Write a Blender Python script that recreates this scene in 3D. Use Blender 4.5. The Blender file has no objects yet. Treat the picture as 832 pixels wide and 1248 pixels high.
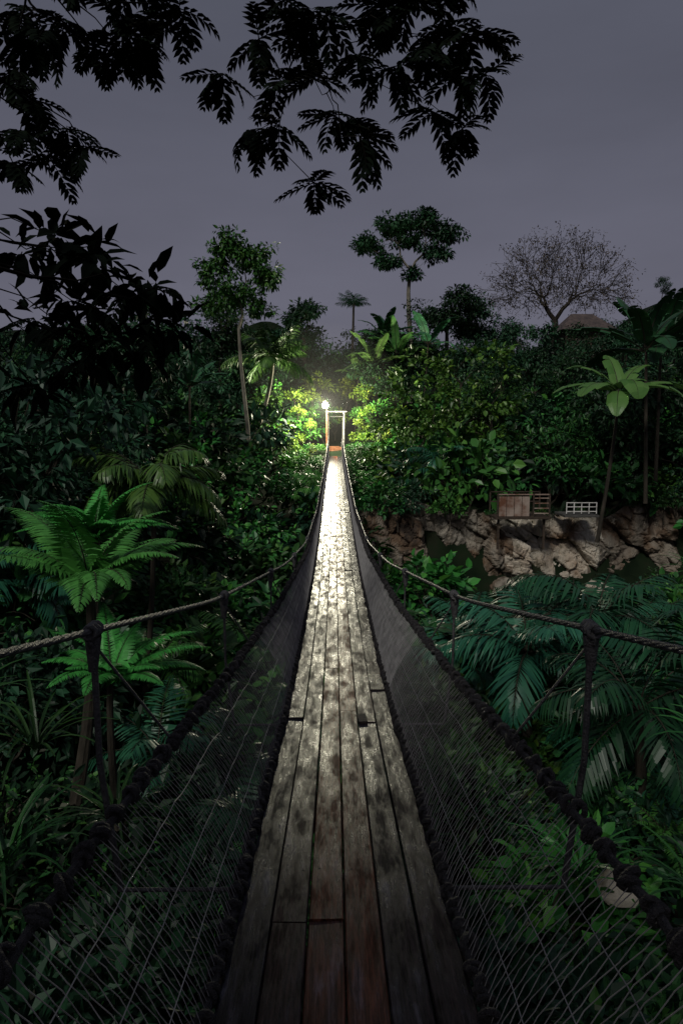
import bpy, bmesh, math, random
import numpy as np
from mathutils import Vector, Matrix, noise
rng=np.random.default_rng(11); random.seed(11)
scene=bpy.context.scene
scene.view_settings.view_transform='Standard'
scene.view_settings.look='None'
scene.view_settings.exposure=0
COL=scene.collection
EYE=1.6
# ------------------------------------------------------------------ materials
def newmat(name):
    m=bpy.data.materials.new(name); m.use_nodes=True
    nt=m.node_tree; b=nt.nodes['Principled BSDF']
    return m,nt,b
def N(nt,t,**k):
    n=nt.nodes.new(t)
    for a,v in k.items(): setattr(n,a,v)
    return n
def ramp(nt,stops):
    r=N(nt,'ShaderNodeValToRGB'); e=r.color_ramp.elements
    while len(e)<len(stops): e.new(0.5)
    for i,(p,c) in enumerate(stops):
        e[i].position=p; e[i].color=(*c,1) if len(c)==3 else c
    return r
def leafmat(name,c1,c2,rough=.45,trans=0,c3=None,spec=.35):
    m,nt,b=newmat(name); L=nt.links
    g=N(nt,'ShaderNodeNewGeometry'); oi=N(nt,'ShaderNodeObjectInfo')
    st=[(0,c1),(.75,c2)]
    if c3: st.append((1,c3))
    r=ramp(nt,st); L.new(g.outputs['Random Per Island'],r.inputs[0])
    h=N(nt,'ShaderNodeHueSaturation')
    mr=N(nt,'ShaderNodeMapRange'); mr.inputs['To Min'].default_value=.5; mr.inputs['To Max'].default_value=1.4
    L.new(oi.outputs['Random'],mr.inputs['Value']); L.new(mr.outputs[0],h.inputs['Value'])
    mr2=N(nt,'ShaderNodeMapRange'); mr2.inputs['To Min'].default_value=.47; mr2.inputs['To Max'].default_value=.515
    L.new(oi.outputs['Random'],mr2.inputs['Value']); L.new(mr2.outputs[0],h.inputs['Hue'])
    L.new(r.outputs[0],h.inputs['Color']); L.new(h.outputs[0],b.inputs['Base Color'])
    b.inputs['Roughness'].default_value=rough
    b.inputs['Specular IOR Level'].default_value=spec
    if trans>0:
        t=N(nt,'ShaderNodeBsdfTranslucent'); L.new(h.outputs[0],t.inputs['Color'])
        mx=N(nt,'ShaderNodeMixShader'); mx.inputs[0].default_value=trans
        L.new(b.outputs[0],mx.inputs[1]); L.new(t.outputs[0],mx.inputs[2])
        L.new(mx.outputs[0],nt.nodes['Material Output'].inputs['Surface'])
    return m
def noisemat(name,stops,scale=4,rough=.8,bump=.3,mapscale=(1,1,1),detail=8,bscale=None,spec=.3):
    m,nt,b=newmat(name); L=nt.links
    tc=N(nt,'ShaderNodeTexCoord'); mp=N(nt,'ShaderNodeMapping'); mp.inputs['Scale'].default_value=mapscale
    L.new(tc.outputs['Object'],mp.inputs['Vector'])
    n=N(nt,'ShaderNodeTexNoise'); n.inputs['Scale'].default_value=scale; n.inputs['Detail'].default_value=detail
    L.new(mp.outputs[0],n.inputs['Vector'])
    r=ramp(nt,stops); L.new(n.outputs[0],r.inputs[0]); L.new(r.outputs[0],b.inputs['Base Color'])
    b.inputs['Roughness'].default_value=rough; b.inputs['Specular IOR Level'].default_value=spec
    if bump>0:
        n2=N(nt,'ShaderNodeTexNoise'); n2.inputs['Scale'].default_value=bscale or scale*4; n2.inputs['Detail'].default_value=6
        L.new(mp.outputs[0],n2.inputs['Vector'])
        bp=N(nt,'ShaderNodeBump'); bp.inputs['Strength'].default_value=bump; bp.inputs['Distance'].default_value=.05
        L.new(n2.outputs[0],bp.inputs['Height']); L.new(bp.outputs[0],b.inputs['Normal'])
    return m
M_bush =leafmat('leaf_bush',(.012,.055,.014),(.03,.13,.03),c3=(.07,.2,.035))
M_dark =leafmat('leaf_dark',(.006,.024,.012),(.014,.055,.024),.5)
M_vine =leafmat('leaf_vine',(.02,.09,.02),(.05,.19,.035),.4,0,c3=(.1,.26,.04))
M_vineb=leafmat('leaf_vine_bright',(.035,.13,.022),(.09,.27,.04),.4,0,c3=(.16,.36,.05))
M_lamp =leafmat('leaf_lamplit',(.09,.17,.02),(.19,.3,.03),.45,0,c3=(.3,.38,.05))  # lamplight put into the leaf colour of foliage by the gate
M_fern =leafmat('leaf_fern',(.04,.17,.03),(.07,.27,.05),.45,0)
M_palm =leafmat('leaf_palm',(.01,.06,.036),(.025,.11,.055),.4)
M_palml=leafmat('leaf_palm_light',(.04,.15,.03),(.09,.25,.05),.4,0)
M_bana =leafmat('leaf_banana',(.07,.2,.045),(.12,.27,.07),.4,.2)
M_band =leafmat('leaf_banana_dark',(.015,.06,.03),(.03,.11,.045),.4)
M_strap=leafmat('leaf_strap',(.012,.065,.016),(.04,.15,.03),.4)
M_tree =leafmat('leaf_tree',(.008,.036,.016),(.02,.075,.028),.5)
M_dry  =leafmat('leaf_dry',(.09,.07,.04),(.17,.15,.085),.7)
M_sil  =leafmat('leaf_silhouette',(.004,.008,.006),(.008,.014,.009),.9,0,None,.05)  # near-black leaves: the unlit silhouette is put into the colour
M_bark =noisemat('bark',[(.3,(.016,.014,.01)),(.7,(.06,.05,.037))],6,.85,.4,(1,1,.3))
M_bark_pale=noisemat('bark_pale',[(.3,(.11,.10,.08)),(.7,(.27,.25,.2))],6,.85,.4,(1,1,.3))
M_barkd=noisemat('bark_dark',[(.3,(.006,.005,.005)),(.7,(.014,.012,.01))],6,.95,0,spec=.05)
M_rope =noisemat('rope',[(.3,(.016,.015,.016)),(.7,(.065,.058,.06))],60,.6,.8,bscale=180,spec=.5)
M_cable=noisemat('steel_cable',[(.3,(.03,.03,.033)),(.7,(.095,.09,.09))],25,.4,.4,bscale=120,spec=.6)
M_wire =noisemat('net_wire',[(.3,(.2,.195,.195)),(.7,(.4,.39,.385))],10,.45,0)
M_iron =noisemat('rusty_iron',[(.3,(.012,.011,.011)),(.7,(.05,.034,.028))],20,.6,.4)
M_white=noisemat('white_paint',[(.35,(.12,.12,.115)),(.55,(.3,.29,.28))],5,.6,.1)
M_rail=noisemat('railing_white_paint',[(.35,(.4,.38,.35)),(.5,(.75,.73,.7))],5,.5,.1)
M_rust =noisemat('rust_panel',[(.35,(.16,.07,.04)),(.65,(.4,.32,.27))],2.5,.7,.3)
M_orange=noisemat('orange_paint',[(.35,(.12,.045,.02)),(.6,(.2,.085,.04))],8,.5,.1)
M_conc =noisemat('concrete',[(.3,(.05,.05,.045)),(.7,(.11,.105,.10))],3,.85,.4)
M_roof =noisemat('roof_tin',[(.3,(.05,.04,.04)),(.7,(.12,.09,.08))],3,.6,.2)
M_wood =noisemat('old_timber',[(.3,(.03,.022,.016)),(.7,(.09,.065,.048))],5,.75,.5,(1,6,6))
M_soil =noisemat('jungle_soil',[(.3,(.006,.011,.006)),(.55,(.012,.02,.01)),(.75,(.022,.022,.015))],.8,1.0,.8,spec=.05)
def rockmat(name,k,off):
    m,nt,b=newmat(name); L=nt.links
    tc=N(nt,'ShaderNodeTexCoord'); mp=N(nt,'ShaderNodeMapping'); mp.inputs['Scale'].default_value=(1,1,.7); mp.inputs['Rotation'].default_value=(.3,.35,0); L.new(tc.outputs['Object'],mp.inputs[0])
    n=N(nt,'ShaderNodeTexNoise'); n.inputs['Scale'].default_value=.5; n.inputs['Detail'].default_value=8; n.inputs['Roughness'].default_value=.58
    L.new(mp.outputs[0],n.inputs['Vector'])
    c=lambda a:tuple(v*k for v in a)
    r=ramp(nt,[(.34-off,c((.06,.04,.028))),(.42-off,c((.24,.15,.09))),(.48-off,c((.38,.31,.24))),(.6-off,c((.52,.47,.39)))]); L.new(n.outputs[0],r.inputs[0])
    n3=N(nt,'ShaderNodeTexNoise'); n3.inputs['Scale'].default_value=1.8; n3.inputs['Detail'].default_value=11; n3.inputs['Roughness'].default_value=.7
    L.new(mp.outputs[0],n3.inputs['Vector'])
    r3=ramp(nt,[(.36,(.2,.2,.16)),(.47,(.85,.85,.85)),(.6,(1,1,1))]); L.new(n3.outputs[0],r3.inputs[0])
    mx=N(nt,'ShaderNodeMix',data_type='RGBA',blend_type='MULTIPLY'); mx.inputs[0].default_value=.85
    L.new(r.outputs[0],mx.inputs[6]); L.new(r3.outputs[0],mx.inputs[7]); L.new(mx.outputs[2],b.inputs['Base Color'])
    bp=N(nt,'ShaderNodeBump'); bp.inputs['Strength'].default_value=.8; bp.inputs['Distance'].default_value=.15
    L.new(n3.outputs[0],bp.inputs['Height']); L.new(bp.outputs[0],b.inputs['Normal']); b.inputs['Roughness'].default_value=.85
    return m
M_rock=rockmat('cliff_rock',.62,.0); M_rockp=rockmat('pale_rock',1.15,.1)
def plankmat():
    m,nt,b=newmat('wet_planks'); L=nt.links
    tc=N(nt,'ShaderNodeTexCoord'); at=N(nt,'ShaderNodeAttribute'); at.attribute_name='tone'
    of=N(nt,'ShaderNodeVectorMath',operation='ADD'); L.new(tc.outputs['Object'],of.inputs[0])
    sc=N(nt,'ShaderNodeVectorMath',operation='SCALE'); sc.inputs[0].default_value=(.9,17.3,5.7); L.new(at.outputs['Fac'],sc.inputs['Scale']); L.new(sc.outputs[0],of.inputs[1])
    mp=N(nt,'ShaderNodeMapping'); mp.inputs['Scale'].default_value=(42,1.5,20); L.new(of.outputs[0],mp.inputs['Vector'])
    gr=N(nt,'ShaderNodeTexNoise'); gr.inputs['Scale'].default_value=2.0; gr.inputs['Detail'].default_value=10; gr.inputs['Roughness'].default_value=.72; L.new(mp.outputs[0],gr.inputs['Vector'])
    mp2=N(nt,'ShaderNodeMapping'); mp2.inputs['Scale'].default_value=(11,2.4,5); L.new(of.outputs[0],mp2.inputs['Vector'])
    pa=N(nt,'ShaderNodeTexNoise'); pa.inputs['Scale'].default_value=1.2; pa.inputs['Detail'].default_value=9; pa.inputs['Roughness'].default_value=.74; L.new(mp2.outputs[0],pa.inputs['Vector'])
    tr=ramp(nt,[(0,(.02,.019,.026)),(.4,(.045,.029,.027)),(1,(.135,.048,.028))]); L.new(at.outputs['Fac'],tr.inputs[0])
    gm=ramp(nt,[(.36,(.12,.12,.12)),(.5,(.8,.8,.8)),(.64,(1.8,1.6,1.5))]); L.new(gr.outputs[0],gm.inputs[0])
    mx=N(nt,'ShaderNodeMix',data_type='RGBA',blend_type='MULTIPLY'); mx.inputs[0].default_value=1
    L.new(tr.outputs[0],mx.inputs[6]); L.new(gm.outputs[0],mx.inputs[7])
    pm=ramp(nt,[(.53,(0,0,0)),(.72,(.8,.8,.8))]); L.new(pa.outputs[0],pm.inputs[0])
    gq=ramp(nt,[(.44,(.0,.0,.0)),(.6,(.9,.9,.9))]); L.new(gr.outputs[0],gq.inputs[0])
    ml=N(nt,'ShaderNodeMath',operation='MULTIPLY'); L.new(pm.outputs[0],ml.inputs[0]); L.new(gq.outputs[0],ml.inputs[1])
    mw=N(nt,'ShaderNodeMix',data_type='RGBA'); L.new(ml.outputs[0],mw.inputs[0]); L.new(mx.outputs[2],mw.inputs[6]); mw.inputs[7].default_value=(.19,.18,.22,1)
    L.new(mw.outputs[2],b.inputs['Base Color'])
    rr=ramp(nt,[(.38,(.5,.5,.5)),(.52,(.3,.3,.3)),(.66,(.17,.17,.17))]); L.new(pa.outputs[0],rr.inputs[0]); L.new(rr.outputs[0],b.inputs['Roughness'])
    sr=ramp(nt,[(.42,(.02,.02,.02)),(.54,(.12,.12,.12)),(.68,(.5,.5,.5))]); L.new(pa.outputs[0],sr.inputs[0]); L.new(sr.outputs[0],b.inputs['Specular IOR Level'])
    ad=N(nt,'ShaderNodeMath',operation='ADD'); L.new(gr.outputs[0],ad.inputs[0]); L.new(pa.outputs[0],ad.inputs[1])
    bp=N(nt,'ShaderNodeBump'); bp.inputs['Strength'].default_value=.6; bp.inputs['Distance'].default_value=.004
    L.new(ad.outputs[0],bp.inputs['Height']); L.new(bp.outputs[0],b.inputs['Normal'])
    return m
M_plank=plankmat()
# ------------------------------------------------------------------ mesh helpers
class MB:
    def __init__(s): s.v=[];s.f=[];s.m=[];s.n=0
    def add(s,v,f,mi=0):
        v=np.asarray(v,float).reshape(-1,3); f=np.asarray(f,int)
        s.v.append(v); s.f.append(f+s.n); s.m.append(np.full(len(f),mi) if not hasattr(mi,'__len__') else np.asarray(mi)); s.n+=len(v)
    def mesh(s,name,mats,smooth=False):
        me=bpy.data.meshes.new(name)
        fs=[]
        for f in s.f: fs.extend(f.tolist())
        me.from_pydata(np.concatenate(s.v).tolist(),[],fs)
        for m in mats: me.materials.append(m)
        me.polygons.foreach_set('material_index',np.concatenate(s.m).astype(np.int32))
        if smooth: me.polygons.foreach_set('use_smooth',np.ones(len(fs),bool))
        me.update(); return me
def obj(name,me,parent=None,loc=(0,0,0),rot=(0,0,0),sc=1):
    o=bpy.data.objects.new(name,me); COL.objects.link(o)
    o.location=loc; o.rotation_euler=rot; o.scale=(sc,)*3 if not hasattr(sc,'__len__') else sc
    if parent: o.parent=parent
    return o
def empty(name): return obj(name,None)
def unit(a): return a/np.maximum(np.linalg.norm(a,axis=-1,keepdims=True),1e-9)
def tube(mb,pts,rad,sides=6,mi=0,cap=False):
    p=np.asarray(pts,float); n=len(p); rad=np.broadcast_to(np.asarray(rad,float),(n,))
    t=unit(np.gradient(p,axis=0)); d=p[-1]-p[0]
    ref=np.array([1.,0,0]) if abs(d[2])>.7*np.linalg.norm(d) else np.array([0,0,1.])
    a=unit(np.cross(t,ref)); b=np.cross(t,a)
    th=np.arange(sides)/sides*2*math.pi
    ring=p[:,None]+rad[:,None,None]*(np.cos(th)[None,:,None]*a[:,None]+np.sin(th)[None,:,None]*b[:,None])
    i=np.arange(n-1)[:,None]*sides; k=np.arange(sides)[None]; k2=(k+1)%sides
    f=np.stack([i+k,i+k2,i+sides+k2,i+sides+k],-1).reshape(-1,4)
    mb.add(ring.reshape(-1,3),f,mi)
def box(mb,c,s,mi=0,rz=0,bev=.0):
    x,y,z=[k/2 for k in s]; b=bev or min(x,y,z)*.12
    V=[]
    for zz,ins in ((-z,b),(-z+b,0),(z-b,0),(z,b)):
        X,Y=x-ins,y-ins
        V+=[(-X,-Y,zz),(X,-Y,zz),(X,Y,zz),(-X,Y,zz)]
    V=np.array(V); cr,sr=math.cos(rz),math.sin(rz)
    V=np.stack([V[:,0]*cr-V[:,1]*sr,V[:,0]*sr+V[:,1]*cr,V[:,2]],-1)+np.array(c)
    F=[[3,2,1,0],[12,13,14,15]]
    for l in range(3):
        for k in range(4): F.append([l*4+k,l*4+(k+1)%4,l*4+4+(k+1)%4,l*4+4+k])
    mb.add(V,F,mi)
T2=(np.array([(0,0,0),(.45,.5,.07),(1,0,-.1),(.45,-.5,.07)]),np.array([(0,2,1),(0,3,2)]))
T6=(np.array([(0,0,0),(.32,0,-.03),(.68,0,-.06),(1,0,-.2),(.25,.42,.05),(.62,.4,.0),(.25,-.42,.05),(.62,-.4,.0)]),
    np.array([(0,1,4),(1,5,4),(1,2,5),(2,3,5),(0,6,1),(1,6,7),(1,7,2),(2,7,3)]))
T4=(np.array([(0,0,0),(1,0,-.15),(.28,.42,.05),(.66,.36,.0),(.28,-.42,.05),(.66,-.36,.0)]),
    np.array([(0,1,3),(0,3,2),(0,5,1),(0,4,5)]))
TB=(np.array([(0,0,0),(.3,.5,.03),(.3,-.5,.03),(.7,.38,-.09),(.7,-.38,-.09),(1,0,-.28)]),
    np.array([(0,2,1),(1,2,4),(1,4,3),(3,4,5)]))
def leaves(mb,P,D,Nn,L,W,T=T2,mi=0):
    P=np.asarray(P,float); n=len(P); x=unit(np.asarray(D,float)); z=np.asarray(Nn,float)
    z=unit(z-(z*x).sum(-1,keepdims=True)*x); y=np.cross(z,x)
    L=np.broadcast_to(L,(n,))[:,None,None]; W=np.broadcast_to(W,(n,))[:,None,None]
    tv,tf=T
    V=P[:,None]+tv[None,:,0:1]*L*x[:,None]+tv[None,:,1:2]*W*y[:,None]+tv[None,:,2:3]*L*z[:,None]
    F=tf[None]+(np.arange(n)*len(tv))[:,None,None]
    mb.add(V.reshape(-1,3),F.reshape(-1,3),mi)
def rdir(n): return unit(rng.normal(size=(n,3)))
def clump(mb,c,r,n,L,T=T2,mi=0,out=None,squash=.7,wr=.5):
    d=rdir(n); P=np.asarray(c)+d*(rng.random((n,1))**.45)*np.array([r,r,r*squash])
    o=d+ (0 if out is None else np.asarray(out))*.8
    D=o+rng.normal(size=(n,3))*.5+np.array([0,0,-.35])
    Nn=d*.6+np.array([0,0,1.])+rng.normal(size=(n,3))*.35
    l=L*rng.uniform(.6,1.25,n); leaves(mb,P,D,Nn,l,l*wr,T,mi)
def frond(mb,base,az,elev,L,bend,nl,ll,lw,ang=62,droop=.25,prof='palm',ml=0,ms=1,T=TB,sr=.012,npt=12):
    t=np.linspace(0,1,npt); e=elev-bend*t**1.3
    d=np.stack([np.cos(e)*math.cos(az),np.cos(e)*math.sin(az),np.sin(e)],-1)
    p=np.asarray(base,float)+np.concatenate([[[0,0,0]],np.cumsum((d[:-1]+d[1:])/2*L/(npt-1),0)])
    tube(mb,p,sr*(1-.85*t),4,ms)
    side=np.array([-math.sin(az),math.cos(az),0])
    ts=np.linspace(.1 if prof=='palm' else .04,.99,nl)
    for s in (1,-1):
        tj=np.clip(ts+rng.normal(0,.004,nl),0,1)
        P=np.stack([np.interp(tj,t,p[:,k]) for k in range(3)],-1)
        D0=unit(np.stack([np.interp(tj,t,d[:,k]) for k in range(3)],-1))
        up=np.cross(D0,side*1.0); up=up*np.sign(up[:,2:3]+1e-6)
        a=np.radians(ang*(1-.45*tj**2))+rng.normal(0,.07,nl)
        D=D0*np.cos(a)[:,None]+s*side*np.sin(a)[:,None]+np.array([0,0,-1])*droop*(1+rng.normal(0,.3,nl))[:,None]+up*.12
        if prof=='palm': l=ll*np.sin(np.pi*(tj*.82+.12))**.7
        else: l=ll*np.minimum(1,(tj*5+.25))*(1-tj)**.75+ll*.04
        leaves(mb,P,D,up,l,lw*np.sqrt(l/ll),T,ml)
def ribbon(mb,base,az,elev,L,bend,w,mi=0,npt=8):
    t=np.linspace(0,1,npt); e=elev-bend*t**1.4
    d=np.stack([np.cos(e)*math.cos(az),np.cos(e)*math.sin(az),np.sin(e)],-1)
    p=np.asarray(base,float)+np.concatenate([[[0,0,0]],np.cumsum((d[:-1]+d[1:])/2*L/(npt-1),0)])
    side=np.array([-math.sin(az),math.cos(az),0]); wd=(w*np.sin(np.pi*(t*.9+.06))**.6)[:,None]
    up=np.cross(d,side); up*=np.sign(up[:,2:3]+1e-6)
    V=np.stack([p-side*wd+up*wd*.35,p,p+side*wd+up*wd*.35],1).reshape(-1,3)
    F=[]
    for i in range(npt-1):
        for k in (0,1): F.append([i*3+k,i*3+k+1,i*3+3+k+1,i*3+3+k])
    mb.add(V,F,mi)
def banana_leaf(mb,base,az,elev,L,bend,w,ml=0,ms=1,ns=30,torn=1):
    t=np.linspace(0,1,ns+1); e=elev-bend*t**1.5
    d=np.stack([np.cos(e)*math.cos(az),np.cos(e)*math.sin(az),np.sin(e)],-1)
    p=np.asarray(base,float)+np.concatenate([[[0,0,0]],np.cumsum((d[:-1]+d[1:])/2*L/ns,0)])
    tube(mb,p,.03*(1-.85*t),4,ms)
    side=np.array([-math.sin(az),math.cos(az),0])
    up=np.cross(d,side); up*=np.sign(up[:,2:3]+1e-6)
    wd=w*np.clip((t-.1)/.18,0,1)**.6*np.clip((1-t)/.25,0,1)**.55
    for s in (1,-1):
        i=3; 
        while i<ns:
            k=random.choice([2,3,3,4,5]) if torn==1 else random.choice([5,7,9]); j=min(ns,i+k); dr=random.uniform(.0,.45)*torn+.1 ; gap=random.uniform(0,.4)
            V=[];F=[]
            for q in range(i,j+1):
                o=side*s*math.cos(.35-dr)+up[q]*math.sin(.35-dr)*.9
                sh=(gap if q==j else 0)*L/ns
                V+=[p[q],p[q]+o*wd[q]*.55,p[q]+(o*.95+np.array([0,0,-.18]))*wd[q]*1.0+d[q]*(.12*w-sh)]
            for q in range(j-i):
                for k2 in (0,1):
                    a=q*3+k2; F.append([a,a+1,a+4,a+3])
            mb.add(V,F,ml); i=j
def grow(mb,p,T,r,mi=0,sides=5,jit=.06,frac=(.28,.5),power=.42,rmin=.004):
    p=np.asarray(p,float); n=len(T)
    if n==1:
        q=T[0]; m=(p+q)/2+rng.normal(size=3)*np.linalg.norm(q-p)*jit*1.5
        tube(mb,[p,m,q],[r,r*.7,rmin],max(3,sides-2),mi); return
    c=T.mean(0); q=p+(c-p)*rng.uniform(*frac); Ls=np.linalg.norm(q-p); q=q+rng.normal(size=3)*Ls*jit
    m=(p+q)/2+rng.normal(size=3)*Ls*jit
    r2=max(r*.86,rmin); tube(mb,[p,m,q],[r,(r+r2)/2,r2],sides,mi)
    D=unit(T-q); D0=D-D.mean(0); _,_,vt=np.linalg.svd(D0,full_matrices=False)
    o=np.argsort(D0@vt[0]); k=int(np.clip(round(n*rng.uniform(.35,.65)),1,n-1))
    for g in (o[:k],o[k:]):
        grow(mb,q,T[g],max(r2*(len(g)/n)**power,rmin),mi,max(3,sides-(1 if n<30 else 0)),jit,frac,power,rmin)
def ell(n,c,r,shell=.45):
    d=rdir(n); return np.asarray(c)+d*(rng.random((n,1))**shell)*np.asarray(r)
def sstep(a,b,x): t=np.clip((x-a)/(b-a),0,1); return t*t*(3-2*t)
# ------------------------------------------------------------------ terrain
def ground_h(x,y,nz=True):
    x=np.asarray(x,float); y=np.asarray(y,float)
    left=sstep(1.5,9.5,-x-.06*np.maximum(0,20-y))*.95
    near=sstep(3.2,-1.2,y)*sstep(14,2.5,np.abs(x))*.92+sstep(3.2,-1.2,y)*sstep(2.5,14,np.abs(x))*.8
    cl=sstep(28.8,31.2,y)*.56
    far=sstep(31.5,41.5,y)
    right=sstep(14,26,x)*.9
    rise=1-(1-left)*(1-near)*(1-cl)*(1-far)*(1-right)
    h=-5.5+5.85*rise
    h=h+np.minimum(np.maximum(0,y-44)*.12,3.5)+np.minimum(np.maximum(0,np.abs(x)-12)*.08,4)
    h=h+5.0*np.exp(-((x-21)**2+(y-60)**2)/(2*11**2))
    for (hx,hy,hh,s) in ((-30,310,46,24),(165,330,50,30),(-150,360,36,50),(60,420,34,60),(-260,420,40,80),(300,430,50,90)):
        h=h+hh*np.exp(-((x-hx)**2+(y-hy)**2)/(2*s*s))
    return h
def gh(x,y): return float(ground_h(x,y))+.35*noise.noise(Vector((x*.3,y*.3,0)))*(1 if abs(x)>2 or 1<y<40 else .1)
n=170
a=np.linspace(-1,1,n); gx=np.sinh(a*5.2)/math.sinh(5.2)*1500
gy=np.sinh(a*5.2)/math.sinh(5.2)*1500+18
X,Y=np.meshgrid(gx,gy)
Z=np.array([[gh(x,y) for x in gx] for y in gy])
mb=MB(); idx=np.arange(n*n).reshape(n,n)
F=np.stack([idx[:-1,:-1],idx[:-1,1:],idx[1:,1:],idx[1:,:-1]],-1).reshape(-1,4)
mb.add(np.stack([X,Y,Z],-1).reshape(-1,3),F)
obj('ground_terrain',mb.mesh('ground_terrain',[M_soil],True))
# ------------------------------------------------------------------ bridge curves
yy=np.linspace(-6,48,1081)
def curve(ys,vs,w=31):
    v=np.interp(yy,ys,vs); k=np.hanning(w); k/=k.sum()
    vp=np.pad(v,w//2,mode='edge'); return np.convolve(vp,k,'valid')
DROP=curve([-6,-1,0,1.6,3,4.4,6.2,10,14,22,32,42,48],[1.5,1.46,1.48,1.6,1.79,1.98,2.12,2.23,2.18,1.93,1.6,1.22,1.15],41)
deck=lambda y: EYE-np.interp(y,yy,DROP)
CD=curve([-6,-2,0,1.8,4.3,7.9,10.4,15,23,32,42],[-.5,-.1,.25,.62,1.10,1.56,1.72,1.70,1.38,.9,.15])
CX=curve([-6,0,1.8,4.3,7.9,10.4,15,42],[1.1,1.05,1.0,.83,.62,.5,.45,.45])
cabz=lambda y: EYE-np.interp(y,yy,CD); cabx=lambda y: np.interp(y,yy,CX)
ND=curve([-6,-1,1.2,2,3.7,6.4,10,15,23,32,42],[.8,.92,1.07,1.16,1.42,1.68,1.80,1.78,1.46,.98,.25])
NX=curve([-6,1.2,3.7,6.4,10,15,42],[.72,.71,.68,.6,.47,.43,.43])
netz=lambda y: EYE-np.interp(y,yy,ND); netx=lambda y: np.interp(y,yy,NX)
Y0,Y1=-1.6,42.2
bridge=empty('suspension_footbridge')
mb=MB(); tones=[]
lanes=6; lw=.125
for k in range(lanes):
    x0=-.375+lw*(k+.5); y=Y0-random.uniform(0,2.5)
    while y<Y1:
        Lp=random.uniform(2.6,4.4); y2=min(y+Lp,Y1+.1); ys=np.arange(y,y2,.22); ys=np.append(ys[:-1] if len(ys)>1 and y2-ys[-1]<.08 else ys,y2-.003)
        hw=lw/2-random.uniform(.0008,.003); dx=random.uniform(-.001,.001); dz=random.uniform(-.006,.006); ti=random.uniform(-.03,.03)
        prof=[(-hw,-.03),(-hw,-.004),(-hw+.004,0),(hw-.004,0),(hw,-.004),(hw,-.03)]
        V=[(x0+dx+px,q,deck(q)+dz+pz+px*ti) for q in ys for px,pz in prof]
        m_=len(prof); F=[]
        for i in range(len(ys)-1):
            for j in range(m_): F.append([i*m_+j,i*m_+(j+1)%m_,(i+1)*m_+(j+1)%m_,(i+1)*m_+j])
        mb.add(V,F); mb.add(V[:m_],[list(range(m_))]); mb.add(V[-m_:],[list(range(m_))[::-1]])
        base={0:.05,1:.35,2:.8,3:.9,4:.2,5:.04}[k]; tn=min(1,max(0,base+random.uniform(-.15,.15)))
        tones+= [tn]*(len(F)+2); y=y2+.003
me=mb.mesh('deck_planks',[M_plank])
at=me.attributes.new('tone','FLOAT','FACE'); at.data.foreach_set('value',np.array(tones,np.float32))
obj('deck_planks',me,bridge)
mb=MB()
hy=np.arange(.35,42,2.1)
for y in np.arange(-1.2,42,1.05): box(mb,(0,y,deck(y)-.075),(.8,.09,.08))
for s in (-.3,.3):
    ys=np.arange(Y0,Y1,.25); tube(mb,np.stack([s+0*ys,ys,deck(ys)-.135],-1),.02,6)
obj('cross_beams',mb.mesh('cross_beams',[M_wood]),bridge)
mb=MB(); box(mb,(.155,4.35,deck(4.35)+.012),(.06,.13,.02),0,.1)
for y in np.arange(.3,42,1.05):
    for k in range(lanes):
        for s in (-.03,.03):
            q=deck(y); c=(-.375+lw*(k+.5)+s,y+random.uniform(-.01,.01)); 
            th=np.arange(6)/6*6.283; mb.add(np.stack([c[0]+.005*np.cos(th),c[1]+.005*np.sin(th),np.full(6,q+.009)],-1),[list(range(6))])
obj('plank_patches_and_nails',mb.mesh('nails',[M_iron]),bridge)
def ringgeo(mb,c,t,R,r,mi=0,seg=8,sid=5,ov=1.0):
    t=unit(np.asarray(t,float)); a=unit(np.cross(t,[.3,.2,.9])); b=np.cross(t,a)
    th=np.arange(seg)/seg*2*math.pi; ph=np.arange(sid)/sid*2*math.pi
    o=np.cos(th)[:,None]*a+np.sin(th)[:,None]*b*ov
    V=np.asarray(c)+o[:,None]*(R+r*np.cos(ph))[None,:,None]+t*(r*np.sin(ph))[None,:,None]
    i=np.arange(seg)[:,None];j=np.arange(sid)[None]
    f=np.stack([i*sid+j+0*i,((i+1)%seg)*sid+j,((i+1)%seg)*sid+(j+1)%sid,i*sid+(j+1)%sid],-1).reshape(-1,4)
    mb.add(V.reshape(-1,3),f,mi)
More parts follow.
